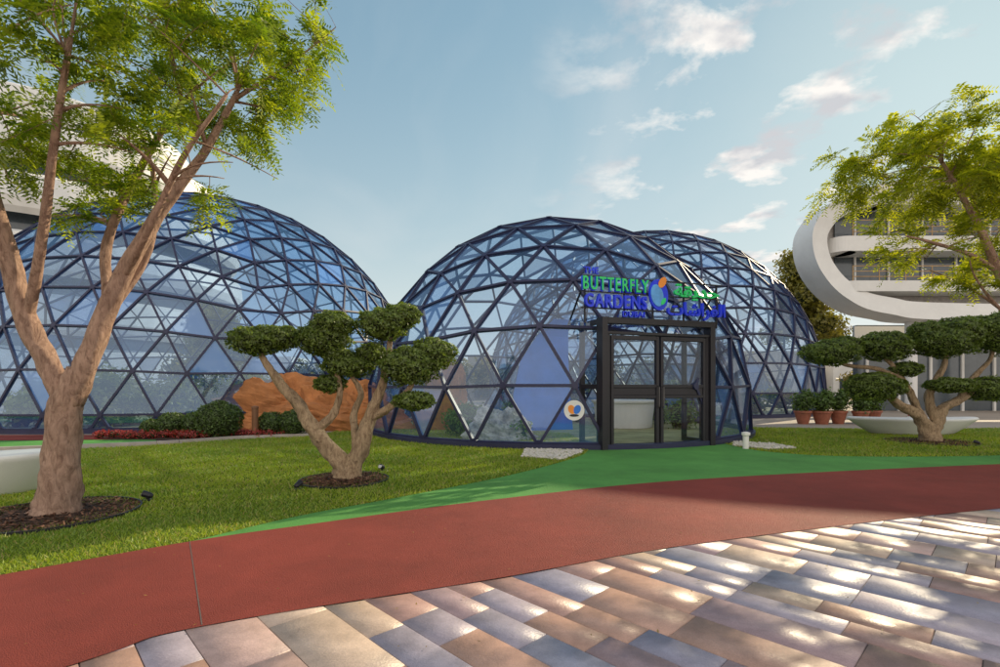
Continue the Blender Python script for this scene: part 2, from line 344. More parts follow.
# ------------------------------------------------------------------ big trees
airy_tree('shade_tree',[
 ([(-5.22,5.86,-.05),(-5.18,5.86,.12),(-5.15,5.86,.5),(-5.12,5.86,1.0),(-5.05,5.86,1.4),(-4.93,5.85,1.7)],[.28,.225,.19,.17,.155,.11]),
 ([(-5.08,5.86,1.25),(-5.25,5.86,1.7),(-5.50,5.84,2.2),(-5.68,5.75,3.1),(-5.78,5.6,4.1),(-5.7,5.5,5.2)],[.11,.115,.11,.095,.07,.035]),
 ([(-5.02,5.86,1.3),(-4.85,5.86,1.75),(-4.60,5.9,2.5),(-4.15,6.0,3.5),(-3.65,6.1,4.3),(-3.2,6.1,5.1)],[.11,.12,.10,.075,.05,.03]),
 ([(-4.88,5.86,1.7),(-4.80,6.1,2.4),(-4.95,6.3,3.3),(-4.7,6.5,4.3),(-4.2,6.6,5.3)],[.07,.065,.055,.045,.03]),
 ([(-5.52,5.84,2.3),(-5.15,5.6,3.0),(-4.75,5.3,3.9),(-4.3,5.0,5.0)],[.06,.05,.04,.025]),
 ([(-4.45,5.92,2.8),(-4.0,5.7,3.3),(-3.5,5.5,4.0),(-2.9,5.3,4.6)],[.045,.037,.03,.018]),
 ([(-4.65,5.9,2.3),(-4.35,6.2,3.2),(-4.5,6.5,4.2),(-4.9,6.8,5.0)],[.045,.04,.03,.018]),
 ],[((-5.2,5.8,5.4),(1.9,1.8,1.5)),((-3.9,5.9,5.6),(1.8,1.7,1.2)),((-5.9,5.9,4.1),(1.3,1.5,.9)),((-3.8,6.0,4.2),(1.4,1.2,.75)),((-2.6,5.7,5.6),(1.0,1.,.9))],
 54,250,16,(.08,.15,.015),(.34,.40,.035))
airy_tree('shade_tree',[
 ([(10.75,10,-.05),(10.7,10,.8),(10.6,10,1.6),(10.5,10,2.6)],[.22,.18,.16,.13]),
 ([(10.55,10,2.3),(10.2,10,3.2),(9.7,9.9,4.2),(9.2,9.9,5.2),(8.6,9.8,6.0)],[.11,.09,.07,.05,.03]),
 ([(10.5,10,2.4),(10.7,10.2,3.6),(10.5,10.3,4.9),(10.2,10.3,6.1)],[.11,.08,.06,.03]),
 ([(10.5,10,2.5),(11.2,9.8,3.4),(11.8,9.7,4.5)],[.09,.06,.03]),
 ([(9.9,9.95,3.8),(9.2,9.8,4.1),(8.4,9.7,4.3),(7.8,9.6,4.4)],[.05,.04,.03,.015]),
 ],[((8.6,10,5.8),(2.1,1.7,1.3)),((9.9,10,6.5),(2.0,1.7,1.2)),((11.3,10,5.6),(1.7,1.8,1.6)),((8.9,9.8,4.1),(1.8,1.2,.6)),((10.3,9.9,3.7),(1.2,1.2,.6))],
 50,260,18,(.12,.17,.012),(.46,.48,.03),L=(.22,.42),ll=.11,lw=.032,pairs=8)

# ------------------------------------------------------------------ cloud-pruned trees
e=group('cloud_pruned_tree'); y=8.06
t=MB()
def tb(pts,rad,k=7):
    cp=crom(pts,k); t.tube(cp,[np.interp(i/(len(cp)-1),np.linspace(0,1,len(rad)),rad) for i in range(len(cp))],16,wob=.14)
tb([(-2.46,y,-.05),(-2.5,y,.1),(-2.62,y,.35),(-2.98,y-.05,.8),(-3.2,y,1.15),(-3.5,y+.02,1.5),(-3.75,y,1.85),(-3.9,y,2.15)],[.24,.17,.14,.115,.095,.08,.055,.035])
tb([(-2.44,y,-.03),(-2.38,y,.2),(-2.22,y-.05,.55),(-2.1,y-.02,1.0),(-1.98,y,1.3),(-1.84,y,1.75),(-1.77,y,2.3)],[.18,.15,.12,.11,.08,.06,.035])
tb([(-2.95,y,.8),(-2.7,y+.1,1.1),(-2.62,y+.1,1.5),(-2.75,y+.05,2.1)],[.08,.06,.045,.03])
tb([(-2.1,y,1.0),(-1.8,y-.1,1.15),(-1.5,y-.12,1.4),(-1.3,y-.1,1.7)],[.08,.06,.045,.03])
tb([(-2.3,y,.5),(-2.4,y+.15,1.0),(-2.3,y+.2,1.4),(-2.45,y+.15,1.7)],[.075,.055,.045,.03])
t.obj('trunk',M_bark2,e,smooth=True)
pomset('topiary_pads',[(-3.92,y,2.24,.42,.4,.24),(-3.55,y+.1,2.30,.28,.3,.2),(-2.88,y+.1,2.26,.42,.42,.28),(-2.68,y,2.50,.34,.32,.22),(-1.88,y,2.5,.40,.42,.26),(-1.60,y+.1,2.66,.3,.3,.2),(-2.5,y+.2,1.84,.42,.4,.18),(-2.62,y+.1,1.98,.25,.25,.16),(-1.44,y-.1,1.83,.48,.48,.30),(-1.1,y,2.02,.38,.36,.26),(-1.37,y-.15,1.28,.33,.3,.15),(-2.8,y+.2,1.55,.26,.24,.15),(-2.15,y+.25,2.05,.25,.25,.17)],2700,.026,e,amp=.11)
e=group('cloud_pruned_tree'); y=13.6; t=MB()
tb([(11.7,y,-.05),(11.65,y,.25),(11.4,y,.7),(10.9,y,1.0),(10.4,y,1.35),(10.1,y,1.5)],[.26,.20,.15,.11,.07,.045])
tb([(11.75,y,.0),(11.85,y,.5),(12.1,y,.95),(12.6,y,1.2),(13.1,y,1.5)],[.22,.16,.12,.09,.045])
tb([(11.5,y,.55),(11.3,y+.1,1.2),(10.9,y,1.8),(10.4,y,2.4)],[.12,.09,.06,.045])
tb([(10.9,y,1.75),(10.2,y,2.0),(9.4,y,2.1),(9.05,y,2.35)],[.07,.055,.045,.035])
tb([(11.85,y,.6),(11.75,y+.1,1.3),(12.05,y,2.0),(12.15,y,2.6)],[.13,.10,.07,.045])
tb([(12.5,y,1.15),(12.9,y+.1,1.7),(13.3,y,2.2),(13.45,y,2.7)],[.09,.07,.05,.035])
t.obj('trunk',M_bark2,e,smooth=True)
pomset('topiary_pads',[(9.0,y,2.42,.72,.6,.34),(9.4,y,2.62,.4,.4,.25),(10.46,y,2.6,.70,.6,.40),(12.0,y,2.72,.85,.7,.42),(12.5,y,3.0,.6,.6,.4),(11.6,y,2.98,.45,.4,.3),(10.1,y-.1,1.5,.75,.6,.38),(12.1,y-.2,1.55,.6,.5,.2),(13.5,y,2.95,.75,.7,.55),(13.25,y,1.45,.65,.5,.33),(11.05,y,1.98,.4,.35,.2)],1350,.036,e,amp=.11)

def mulch(x,y,r,name='mulch_bed'):
    e=group(name); m=MB(); m.lathe((x,y,0),[(r,.008),(r*.6,.03),(.05,.06)],28); m.obj('soil',M_mulch,e,smooth=True)
    m=MB(); m.lathe((x,y,0),[(r,.0),(r,.035),(r+.02,.035),(r+.02,0)],40,cap=False); m.obj('steel_edging',M_black,e)
    n=1700; a=rng.uniform(0,2*np.pi,n); q=np.sqrt(rng.random(n))*(r-.01); C=np.stack([x+q*np.cos(a),y+q*np.sin(a),.02+.035*(1-q/r)+rng.uniform(0,.02,n)],1)
    U=unit(rng.normal(0,1,(n,3))*np.array([1,1,.35]))*rng.uniform(.015,.045,(n,1)); W=unit(np.cross(U,rng.normal(0,.3,(n,3))+np.array([0,0,1])))*rng.uniform(.008,.018,(n,1))
    V,F=diamonds(C,U,W); c=np.array([.10,.048,.028])*rng.uniform(.4,2.3,(n,1)); np_mesh('chips',V,F,M_chip,e,col=np.repeat(c,4,0))
mulch(-2.5,8.02,.68); mulch(-5.25,5.85,.85); mulch(11.7,13.6,1.0)

# ------------------------------------------------------------------ geodesic domes
def geodesic(n):
    top=Vector((0,0,1)); zz=1/math.sqrt(5); rr=2/math.sqrt(5)
    up=[Vector((rr*math.cos(R(72*i)),rr*math.sin(R(72*i)),zz)) for i in range(5)]
    lo=[Vector((rr*math.cos(R(72*i+36)),rr*math.sin(R(72*i+36)),-zz)) for i in range(5)]
    bot=Vector((0,0,-1)); T=[]
    for i in range(5):
        j=(i+1)%5; T+=[(top,up[i],up[j]),(up[i],lo[i],up[j]),(up[j],lo[i],lo[j]),(lo[i],bot,lo[j])]
    V=[];idx={};F=[]
    def vi(p):
        p=p.normalized(); k=(round(p.x,4),round(p.y,4),round(p.z,4))
        if k not in idx: idx[k]=len(V); V.append(p)
        return idx[k]
    for a,b,c in T:
        g={}
        for i in range(n+1):
            for j in range(n+1-i): g[i,j]=vi((a*(n-i-j)+b*i+c*j)/n)
        for i in range(n):
            for j in range(n-i):
                F.append((g[i,j],g[i+1,j],g[i,j+1]))
                if j<n-i-1: F.append((g[i+1,j],g[i+1,j+1],g[i,j+1]))
    return V,F
def dome(name,cx,cy,hc,Rd,freq,rz,sw,skip=None,floor=M_conc,gm_=None):
    e=group(name); V,F=geodesic(freq); rot=Matrix.Rotation(rz,3,'Z'); C=Vector((cx,cy,hc))
    bm=bmesh.new(); vs=[bm.verts.new(rot@v*Rd+C) for v in V]
    for f in F: bm.faces.new([vs[i] for i in f])
    bmesh.ops.bisect_plane(bm,geom=bm.verts[:]+bm.edges[:]+bm.faces[:],plane_co=(0,0,.14),plane_no=(0,0,1),clear_inner=True)
    if skip:
        bmesh.ops.delete(bm,geom=[f for f in bm.faces if skip(f.calc_center_median())],context='FACES')
    st=MB()
    for ed in bm.edges:
        a,b=ed.verts[0].co,ed.verts[1].co
        if (a-b).length<.02: continue
        st.strut(a,b,((a+b)/2-C),sw,sw*1.5)
    for v in bm.verts:
        n=(v.co-C).normalized(); t1=n.cross(Vector((0,.1,1))).normalized(); t2=n.cross(t1); r=sw*1.3
        ring=[v.co+n*sw*.8+(t1*math.cos(R(60*k))+t2*math.sin(R(60*k)))*r for k in range(6)]; ring2=[p-n*sw*1.6 for p in ring]
        st.add(ring+ring2,[tuple(range(6)),tuple(range(11,5,-1))]+[(k,k+6,(k+1)%6+6,(k+1)%6) for k in range(6)])
    st.obj('steel_lattice',M_steel,e)
    gl=MB()
    for f in bm.faces:
        h=random.random(); h=.3+.7*h+(1.6 if random.random()<.12 else 0)
        tilt=Vector([random.gauss(0,.008) for _ in range(3)])
        gl.add([v.co*1.0+ tilt*random.random() for v in f.verts],[tuple(range(len(f.verts)))],c=(h,h,h))
    gl.obj('glass_panels',gm_ or M_glass,e,col=True)
    bm.free()
    r=math.sqrt(Rd*Rd-(hc-.14)**2); k=MB(); k.lathe((cx,cy,0),[(r+.12,0),(r+.12,.13),(r-.15,.13),(r-.15,.02)],96,cap=False); k.obj('base_kerb',M_steel,e)
    k=MB(); k.lathe((cx,cy,0),[(r-.1,.02),(.01,.02)],64); k.obj('floor',floor,e)
    return e
M_floor=mat('dome_floor',(.38,.36,.18),.9,scale=1.2,amt=.4,bump=.4)
DA=math.atan2(1.0,3.09); dx,dy=math.cos(DA),math.sin(DA); DO=(2.38,11.85)
def skipdoor(p):
    lx=(p.x-DO[0])*dx+(p.y-DO[1])*dy; ly=-(p.x-DO[0])*dy+(p.y-DO[1])*dx
    return .1<lx<3.15 and p.z<2.9 and ly<3
MIDC=(1.95,18.5)
dome('geodesic_dome',MIDC[0],MIDC[1],.8,6.6,5,R(9),.07,skipdoor,M_floor,M_glass2)
dome('geodesic_dome',-14.9,26.3,.6,10.4,8,R(20),.068,None,M_floor)
dome('geodesic_dome',9.7,33.9,1.2,10.4,8,R(40),.08,None,M_floor,M_glass2)

# ------------------------------------------------------------------ entrance
e=group('entrance_doors',(*DO,0),DA); W=3.25; H=3.16; d=MB()
d.box((0,-.1,0),(.15,.1,H)); d.box((W-.15,-.1,0),(W,.1,H)); d.box((.15,-.1,H-.15),(W-.15,.1,H)); d.box((.15,-.06,H-.40),(W-.15,.06,H-.33))
d.box((.15,-.04,0),(.24,.04,H-.40))
def leaf(x0,x1):
    y0,y1=-.05,.05
    d.box((x0,y0,.02),(x0+.08,y1,H-.42)); d.box((x1-.08,y0,.02),(x1,y1,H-.42))
    for a,b in ((.02,.13),(1.22,1.30),(1.48,1.56),(H-.52,H-.42)): d.box((x0+.08,y0+.003,a),(x1-.08,y1-.003,b))
    d.box((x0+.08,y0+.02,1.30),(x1-.08,y1-.02,1.48))
leaf(.26,1.60); leaf(1.65,2.99)
d.box((W-.24,-.04,0),(W-.15,.04,H-.40))
for xx in (0,W-.12):
    d.box((xx,.1,0),(xx+.12,.2,H)); d.box((xx,1.0,0),(xx+.12,1.1,H)); d.box((xx,.2,H-.14),(xx+.12,1.0,H-.02)); d.box((xx,.2,0),(xx+.12,1.0,.14)); d.box((xx+.01,.2,1.45),(xx+.11,1.0,1.57))
d.box((W+.05,.5,0),(W+.13,.58,H-.1)); d.box((W+.75,.9,0),(W+.83,.98,H-.5))
for z in (.8,1.6,2.4): d.strut((W+.09,.54,z+.3),(W+.79,.94,z),(0,-1,0),.06,.06)
d.obj('door_frames',M_black,e,bevel=.008)
gm=MB(); 
for x0,x1 in ((.34,1.52),(1.73,2.91)):
    for a,b in ((.13,1.22),(1.56,H-.52)): gm.add([(x0,0,a),(x1,0,a),(x1,0,b),(x0,0,b)],[(0,1,2,3)])
for xx in (.06,W-.06): gm.add([(xx,.2,.1),(xx,1,.1),(xx,1,H-.1),(xx,.2,H-.1)],[(0,1,2,3)])
gm.add([(.12,.1,H-.05),(W-.12,.1,H-.05),(W-.12,1.1,H-.05),(.12,1.1,H-.05)],[(0,1,2,3)])
gm.obj('door_glass',M_doorglass,e,col=True)
hm=MB()
for x in (1.56,1.69):
    hm.tube([(x,-.05,1.0),(x,-.11,1.02),(x,-.11,1.5),(x,-.05,1.52)],[.013]*4,8)
hm.obj('handles',mat('steel_handle',(.15,.15,.15),.3,1),e)
# sign
e=group('entrance_sign',(DO[0],DO[1],-.10),DA)
def text(body,x,z,size,m,ext=.03,off=0,y=-.14,name='letters',sp_=1.12):
    c=bpy.data.curves.new(name,'FONT'); c.body=body; c.size=size; c.extrude=ext; c.offset=off; c.space_character=sp_
    c.materials.append(m); o=link(bpy.data.objects.new(name,c),e); o.location=(x,y,z); o.rotation_euler=(R(90),0,0); return o
def tfit(body,x,z,w,h,m,**k):
    o=text(body,x,z,1,m,**k); bpy.context.view_layer.update(); dm=o.dimensions; 
    if dm.x>0: o.scale=(w/dm.x,h/max(dm.y,.01),1); 
    return o
tfit('BUTTERFLY',-.57,3.86,1.80,.34,M_blue,ext=.02,off=.035,y=-.12,name='letters_back',sp_=1.18)
tfit('BUTTERFLY',-.555,3.875,1.76,.31,M_grn,ext=.03,off=.012,sp_=1.18)
tfit('GARDENS',-.5,3.47,1.66,.32,M_blue,ext=.04,off=.022,sp_=1.18)
tfit('THE',-.52,4.24,.38,.15,M_blue,ext=.03,off=.01)
tfit('DUBAI',.5,3.27,.6,.14,M_blue,ext=.03,off=.01)
ar1='\uFE94\uFED8\uFEF3\uFEAA\uFEA3'; ar2='\uFE95\uFE8E\uFEB7\uFE8D\uFEAE\uFED4\uFEDF\uFE8D'
tfit(ar1,1.95,3.84,1.35,.40,M_grn,ext=.03,off=.022,sp_=1.0)
tfit(ar2,1.75,3.38,1.75,.44,M_blue,ext=.03,off=.022,sp_=1.0)
em=MB(); 
def disc(cx,cz,rx,rz,y0,y1,mi,n=32,rot=0):
    vs=[]
    for yy in (y0,y1):
        for k in range(n):
            a=2*math.pi*k/n; X=rx*math.cos(a); Z=rz*math.sin(a); vs.append((cx+X*math.cos(rot)-Z*math.sin(rot),yy,cz+X*math.sin(rot)+Z*math.cos(rot)))
    em.add(vs,[tuple(range(n)),tuple(range(2*n-1,n-1,-1))]+[(k,k+n,(k+1)%n+n,(k+1)%n) for k in range(n)],mi)
disc(1.50,3.84,.26,.38,-.18,-.12,0,rot=.1); disc(1.44,3.82,.17,.27,-.20,-.18,1,rot=.25); disc(1.58,4.14,.09,.15,-.21,-.19,2,rot=-.6); disc(1.61,3.68,.05,.1,-.21,-.19,3,rot=-.6)
em.obj('emblem',[M_blue,mat('lightblue',(.12,.40,.85),.4),M_or,M_grn],e)
fr=MB()
for z in (3.44,3.82,4.18): fr.box((-.55,-.10,z),(3.45,-.06,z+.03))
for x in (-.45,.6,1.4,2.3,3.3): fr.box((x,-.06,3.1),(x+.035,-.02,4.2))
for x in (-.43,3.32): fr.strut((x,-.04,4.1),(x,.9,3.1),(1,0,0),.035,.035)
fr.obj('support_frame',M_black,e)
e=group('round_wall_plaque',(1.75,11.80,.95),R(-2)); em=MB(); disc(0,0,.24,.24,-.01,.01,0,n=36); em.obj('disc',M_white,e)
em=MB(); disc(-.06,.02,.08,.11,-.016,-.011,0,rot=.4); disc(.07,.02,.08,.11,-.017,-.012,1,rot=-.4); disc(0,-.12,.11,.03,-.018,-.013,2); em.obj('motif',[M_or,M_panelblue,M_black],e)

# ------------------------------------------------------------------ things inside the domes
e=group('blue_exhibit_sail',(1.2,17.0,0),R(10)); m=MB()
pr=[(-.7,.0,.02),(-.7,.3,1.2),(-.4,.5,2.4),(.2,.55,3.3),(.8,.4,3.9)]
vs=[]
for (a,b,c) in pr: vs+= [(a,b,c),(1.4,b+.2,c)]
vs+=[(x,y+.08,z) for x,y,z in vs]; n=len(pr)*2
fs=[(2*i,2*i+1,2*i+3,2*i+2) for i in range(len(pr)-1)]+[(n+2*i,n+2*i+2,n+2*i+3,n+2*i+1) for i in range(len(pr)-1)]
m.add(vs,fs); m.obj('panel',M_panelblue,e)
e=group('exhibit_counter',(4.6,18.6,0),0); m=MB(); m.lathe((0,0,0),[(1.0,.03),(1.1,.9),(1.18,.95),(1.18,1.02),(.05,1.03)],40); m.obj('counter_body',M_white,e)
def rock(name,x,y,z,rx,ry,rz,m,seed=0,parent=None,n=32):
    mb=MB(); vs=[]
    for a in range(n+1):
        th=math.pi*.5*a/n+.001
        for b in range(2*n):
            ph=math.pi*b/n; d=Vector((math.sin(th)*math.cos(ph),math.sin(th)*math.sin(ph),math.cos(th)))
            l=1+.35*noise.fractal(d*1.8+Vector((seed,0,0)),1,2,4)+.16*abs(noise.noise(d*6+Vector((seed,3,0))))
            vs.append((x+d.x*rx*l,y+d.y*ry*l,z+d.z*rz*l if a<n else z-.02))
    mb.add(vs,[(a*2*n+b,(a+1)*2*n+b,(a+1)*2*n+(b+1)%(2*n),a*2*n+(b+1)%(2*n)) for a in range(n) for b in range(2*n)])
    return mb.obj(name,m,parent,smooth=False)
rock('sandstone_rock',-8.4,18.6,0,2.7,1.1,1.65,M_rock,3); rock('sandstone_rock',-5.6,18.0,0,2.1,1.0,1.5,M_rock,8)
rock('sandstone_rock',-2.0,18.2,0.02,1.0,1.0,2.3,M_rock,12); 
rock('stone_mound',0.0,14.4,.02,.9,.7,.8,mat('cobble',(.50,.48,.44),.85,scale=5,amt=.5,bump=1,bscale=12),5)
pl=[]
for i in range(22):
    a=random.uniform(0,6.28); q=2+math.sqrt(random.random())*3.4; x=MIDC[0]+q*math.cos(a); yy=MIDC[1]+q*math.sin(a)
    if yy<16.5 and x>1.5: continue
    r=random.uniform(.25,.6); pl.append((x,yy,r*.8,r,r,r))
pomset('indoor_planting',pl,200,.06,None,colA=(.06,.12,.02),colB=(.2,.34,.05),amp=.2,tight=.5)
pl=[]
for i in range(50):
    a=random.uniform(0,6.28); q=math.sqrt(random.random())*8.6; r=random.uniform(.4,1.1); pl.append((-14.9+q*math.cos(a),26.3+q*math.sin(a),r*.9,r,r,r*random.uniform(.8,1.6)))
for i in range(40):
    a=random.uniform(0,6.28); q=math.sqrt(random.random())*8.6; r=random.uniform(.4,1.0); pl.append((9.7+q*math.cos(a),33.9+q*math.sin(a),r*.9,r,r,r*random.uniform(.8,1.4)))
pomset('indoor_planting',pl,60,.10,None,colA=(.08,.11,.02),colB=(.30,.31,.05),amp=.2,tight=.5)

# ------------------------------------------------------------------ shrubs and bed
sheet('planting_bed',[(-11.6,14.4),(-9,13.9),(-7.3,14.7),(-5.9,15.5),(-6,16.3),(-9,16.2),(-12,15.8)],.020,M_mulch)
for i,(x,y,r) in enumerate([(-9.85,15,.42),(-9.05,15,.44),(-8.25,14.7,.62),(-7.0,15.3,.42),(-6.35,15.4,.46),(-10.6,15.2,.3)]):
    g=group('round_shrub'); pomset('leaves',[(x,y,r*.85,r,r,r*.9)],1100,.035,g,colA=(.03,.06,.012),colB=(.12,.20,.035),amp=.05)
fl=[]
for i in range(20): fl.append((-11.6+i*.26,14.5+.15*math.sin(i)+(i>12)*(i-12)*.10,.11,.18,.16,.14))
pomset('flower_bed',fl,900,.03,None,colA=(.20,.02,.03),colB=(.62,.08,.07),amp=.2,tight=.5)
e=group('bollard_light'); b=MB(); b.lathe((-7.3,14.9,0),[(.09,0),(.09,.85),(.10,.86),(.10,.92),(.02,.94)],16); b.obj('post',mat('bronze',(.22,.10,.05),.5),e)

def bench(name,cx,cy,L_,W_,H_,rz):
    e=group(name,(cx,cy,0),rz); m=MB(); n=48; prof=[(.55,0),(.62,.04),(.80,.2),(.97,.38),(1,.42),(.985,.45),(.95,.46),(.02,.44)]
    vs=[]
    for s_,z in prof:
        for k in range(n):
            a=2*math.pi*k/n; X=math.cos(a); Y=math.sin(a); X=math.copysign(abs(X)**.8,X); bend=.25*(X*X)
            vs.append((X*L_/2*(s_*.9+.1 if z<.4 else s_),(Y*W_/2*s_)+bend*W_,z*H_/.46*(1+.10*X*X)))
    fs=[(i*n+k,i*n+(k+1)%n,(i+1)*n+(k+1)%n,(i+1)*n+k) for i in range(len(prof)-1) for k in range(n)]; fs.append(tuple((len(prof)-1)*n+k for k in range(n)))
    m.add(vs,fs); m.obj('seat_body',M_white,e,smooth=True)
bench('white_bench',13.2,15.8,4.0,1.0,.5,R(-3)); bench('white_bench',-7.25,7.0,2.0,1.0,.55,R(12))

def pebbles(name,poly,n,rmin,rmax):
    xs=[p[0] for p in poly]; ys=[p[1] for p in poly]; X=rng.uniform(min(xs),max(xs),n);Y=rng.uniform(min(ys),max(ys),n); k=inpoly(X,Y,poly); X=X[k];Y=Y[k]
    o=np.array([(1,0,0),(-1,0,0),(0,1,0),(0,-1,0),(0,0,1),(0,0,-1)],float); f=np.array([(0,2,4),(2,1,4),(1,3,4),(3,0,4),(2,0,5),(1,2,5),(3,1,5),(0,3,5)])
    n=len(X); r=rng.uniform(rmin,rmax,n); q=rng.uniform(.7,1.3,(n,3)); a=rng.uniform(0,6.28,n)
    V=o[None]*(r[:,None]*q)[:,None,:]; c,s_=np.cos(a)[:,None],np.sin(a)[:,None]
    V=np.stack([V[:,:,0]*c-V[:,:,1]*s_,V[:,:,0]*s_+V[:,:,1]*c,V[:,:,2]*.7],2); V+=np.stack([X,Y,r*.5+.01],1)[:,None,:]
    F=(f[None]+6*np.arange(n)[:,None,None]).reshape(-1,3); np_mesh(name,V.reshape(-1,3),F,M_stone,smooth=True)
G1=[(.45,10.6),(1.25,10.2),(1.85,11.3),(1.9,11.75),(.6,11.9)]
sheet('gravel_bed',G1,.010,M_stone); pebbles('gravel',G1,1500,.02,.05)
G2=[(5.9,12.6),(6.4,11.9),(7.2,12.1),(7.2,13.0),(6.3,13.6)]
sheet('gravel_bed',G2,.010,M_stone); pebbles('gravel',G2,1200,.02,.05)

def spot(x,y,a):
    e=group('ground_spotlight',(x,y,0),a); m=MB(); m.box((-.05,-.05,0),(.05,.05,.02)); m.box((-.012,-.02,.02),(.012,.02,.06)); m.tube([(0,-.06,.055),(0,-.03,.065),(0,.045,.095),(0,.06,.10)],[.022,.038,.042,.042],14); m.obj('lamp_body',M_black,e,bevel=.004)
    m=MB(); m.tube([(0,.061,.10),(0,.063,.101)],[.035,.035],14); m.obj('lens',M_white,e)
spot(-5.0+.35,6.6,R(110)); spot(-2.95,7.3,R(-20)); spot(-2.1,8.9,R(160)); spot(12.3,12.9,R(40))
e=group('bollard_light'); b=MB(); b.lathe((5.95,12.1,0),[(.07,0),(.07,.32),(.10,.34),(.10,.40),(.03,.42)],20); b.obj('post',M_white,e)
for x,y,r in [(12.3,20.3,.32),(13.0,20.2,.36),(13.8,20.4,.32),(14.5,20.1,.3),(15.3,20.6,.36)]:
    g=group('potted_plant'); m=MB(); m.lathe((x,y,0),[(r*.6,0),(r*.95,.45),(r*1.05,.46),(r*1.05,.54),(r*.9,.54),(r*.85,.48)],20); m.obj('pot',M_terr,g,smooth=False)
    pomset('leaves',[(x,y,.85,r*1.3,r*1.3,.42),(x+.15,y,1.1,r*.7,r*.7,.3)],450,.06,g,colA=(.04,.08,.015),colB=(.14,.24,.04),amp=.25,tight=.6)
for x,y in [(15.6,19.0),(16.1,19.4)]:
    g=group('traffic_cone'); m=MB(); m.box((x-.2,y-.2,.006),(x+.2,y+.2,.04)); m.lathe((x,y,0),[(.15,.04),(.11,.25),(.085,.4),(.04,.7)],16); m.obj('cone',M_orange,g); m=MB(); m.lathe((x,y,0),[(.113,.26),(.09,.4)],16,cap=False); m.obj('reflective_band',M_white,g)

# ------------------------------------------------------------------ buildings
e=group('white_curved_building'); 
top=crom([(60,0,15.9),(34,0,14.8),(26,0,13.8),(21.4,0,12.9),(19.0,0,12.1),(17.8,0,10.9),(17.5,0,9.6),(18.0,0,8.0),(19.4,0,6.5),(21.8,0,5.6),(28,0,5.2),(60,0,5.0)],8)
P=[Vector((p.x,0,p.z)) for p in top]; cen=Vector((40,0,9.8)); n=len(P); inn=[]
for i in range(n):
    t=(P[min(i+1,n-1)]-P[max(i-1,0)]).normalized(); q=Vector((t.z,0,-t.x))
    if q.dot(cen-P[i])<0: q=-q
    if i<20: q=Vector((0,0,-1)) if i<16 else q
    inn.append(P[i]+q*1.0)
m=MB(); y0,y1=28.0,29.9
vs=[(p.x,y0,p.z) for p in P]+[(p.x,y1,p.z) for p in P]+[(p.x,y0+.25,p.z) for p in inn]+[(p.x,y1,p.z) for p in inn]
fs=[]
for i in range(n-1): fs+=[(i,i+1,n+i+1,n+i),(2*n+i,3*n+i,3*n+i+1,2*n+i+1),(i,2*n+i,2*n+i+1,i+1),(n+i,n+i+1,3*n+i+1,3*n+i)]
m.add(vs,fs); m.obj('shell',M_white,e)
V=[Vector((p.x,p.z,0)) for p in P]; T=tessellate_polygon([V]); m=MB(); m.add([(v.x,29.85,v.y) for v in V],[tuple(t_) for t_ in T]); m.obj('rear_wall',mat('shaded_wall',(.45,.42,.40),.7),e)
m=MB()
def slab(x0,yf,z0,z1):
    r=(29.7-yf)/2; m.box((x0+r,yf,z0),(60,29.7,z1)); m.lathe((x0+r,yf+r,z0),[(.01,0),(r-.003,0),(r-.003,z1-z0)],28)
slab(19.0,28.25,9.2,10.05); slab(19.4,28.15,6.9,7.5); slab(21.0,28.5,11.9,12.3)
m.obj('balconies',M_white,e)
m=MB(); m.box((19.9,29.72,7.5),(60,29.82,9.2)); m.box((19.9,29.72,10.05),(60,29.82,11.9)); m.box((22.5,31.5,0),(60,31.9,5.4)); m.obj('glazing',M_dark,e)
m=MB()
for i in range(18):
    x=21+i*2.0; m.box((x,29.62,7.5),(x+.1,29.71,9.2)); m.box((x,29.62,10.05),(x+.1,29.71,11.9)); m.box((x+2,31.38,0),(x+2.15,31.49,5.2)) 
    if i%3==0: m.lathe((x+3,29.2,0),[(.3,0),(.3,5.3)],16)
m.box((22.2,31.3,4.0),(60,31.37,5.3))
m.obj('mullions_and_columns',M_white,e)
m=MB(); 
for z in (10.3,10.6,10.95,7.75,8.05,8.35): m.box((20.0,28.35,z),(60,28.39,z+.04))
for i in range(26): m.box((20.0+i*1.5,28.355,7.5),(20.04+i*1.5,28.385,8.4)); m.box((20.0+i*1.5,28.355,10.05),(20.04+i*1.5,28.385,11.0))
m.obj('railings',mat('railing_bronze',(.40,.25,.11),.4,.4),e)
e=group('white_terraced_building'); m=MB()
for i,(z0,z1,rr) in enumerate([(0,5,17),(6,9.5,18),(11,14.5,18.6),(16,19.5,18.2),(21,24.5,16.5),(26,29,13)]):
    m.lathe((-50,56,z0),[(rr-.6,0),(rr,.4),(rr+.3,1.2),(rr+.1,z1-z0-.4),(rr-.6,z1-z0)],72)
m.obj('terraces',M_white,e)
m=MB(); m.lathe((-50,56,0),[(15.8,0),(15.8,20),(12,27)],72); m.obj('glazing',M_dark,e)
e=group('low_background_building'); m=MB()
for i in range(9):
    x=-70+i*11; h=random.uniform(3,5.5); m.box((x,62+i%2,0),(x+10.7,72,h),i%2)
    for j in range(4): m.box((x+.8+j*2.5,61.9+i%2,.2),(x+2.6+j*2.5,61.98+i%2,2.6),2)
m.obj('walls',[M_conc,M_white,M_dark],e,)
e=group('low_background_building'); m=MB()
for i in range(6):
    x=30+i*14; h=random.uniform(4,7); m.box((x,66,0),(x+12,76,h),i%2)
    for j in range(4): m.box((x+.8+j*2.8,65.9,.2),(x+2.8+j*2.8,65.98,2.6),2)
m.obj('walls',[M_conc,M_white,M_dark],e,)
pl=[]
for i in range(90):
    x=random.uniform(-70,60); y=random.uniform(46,60); r=random.uniform(1.2,2.4); pl.append((x,y,random.uniform(1.6,3.6),r*1.2,r,r*1.1))
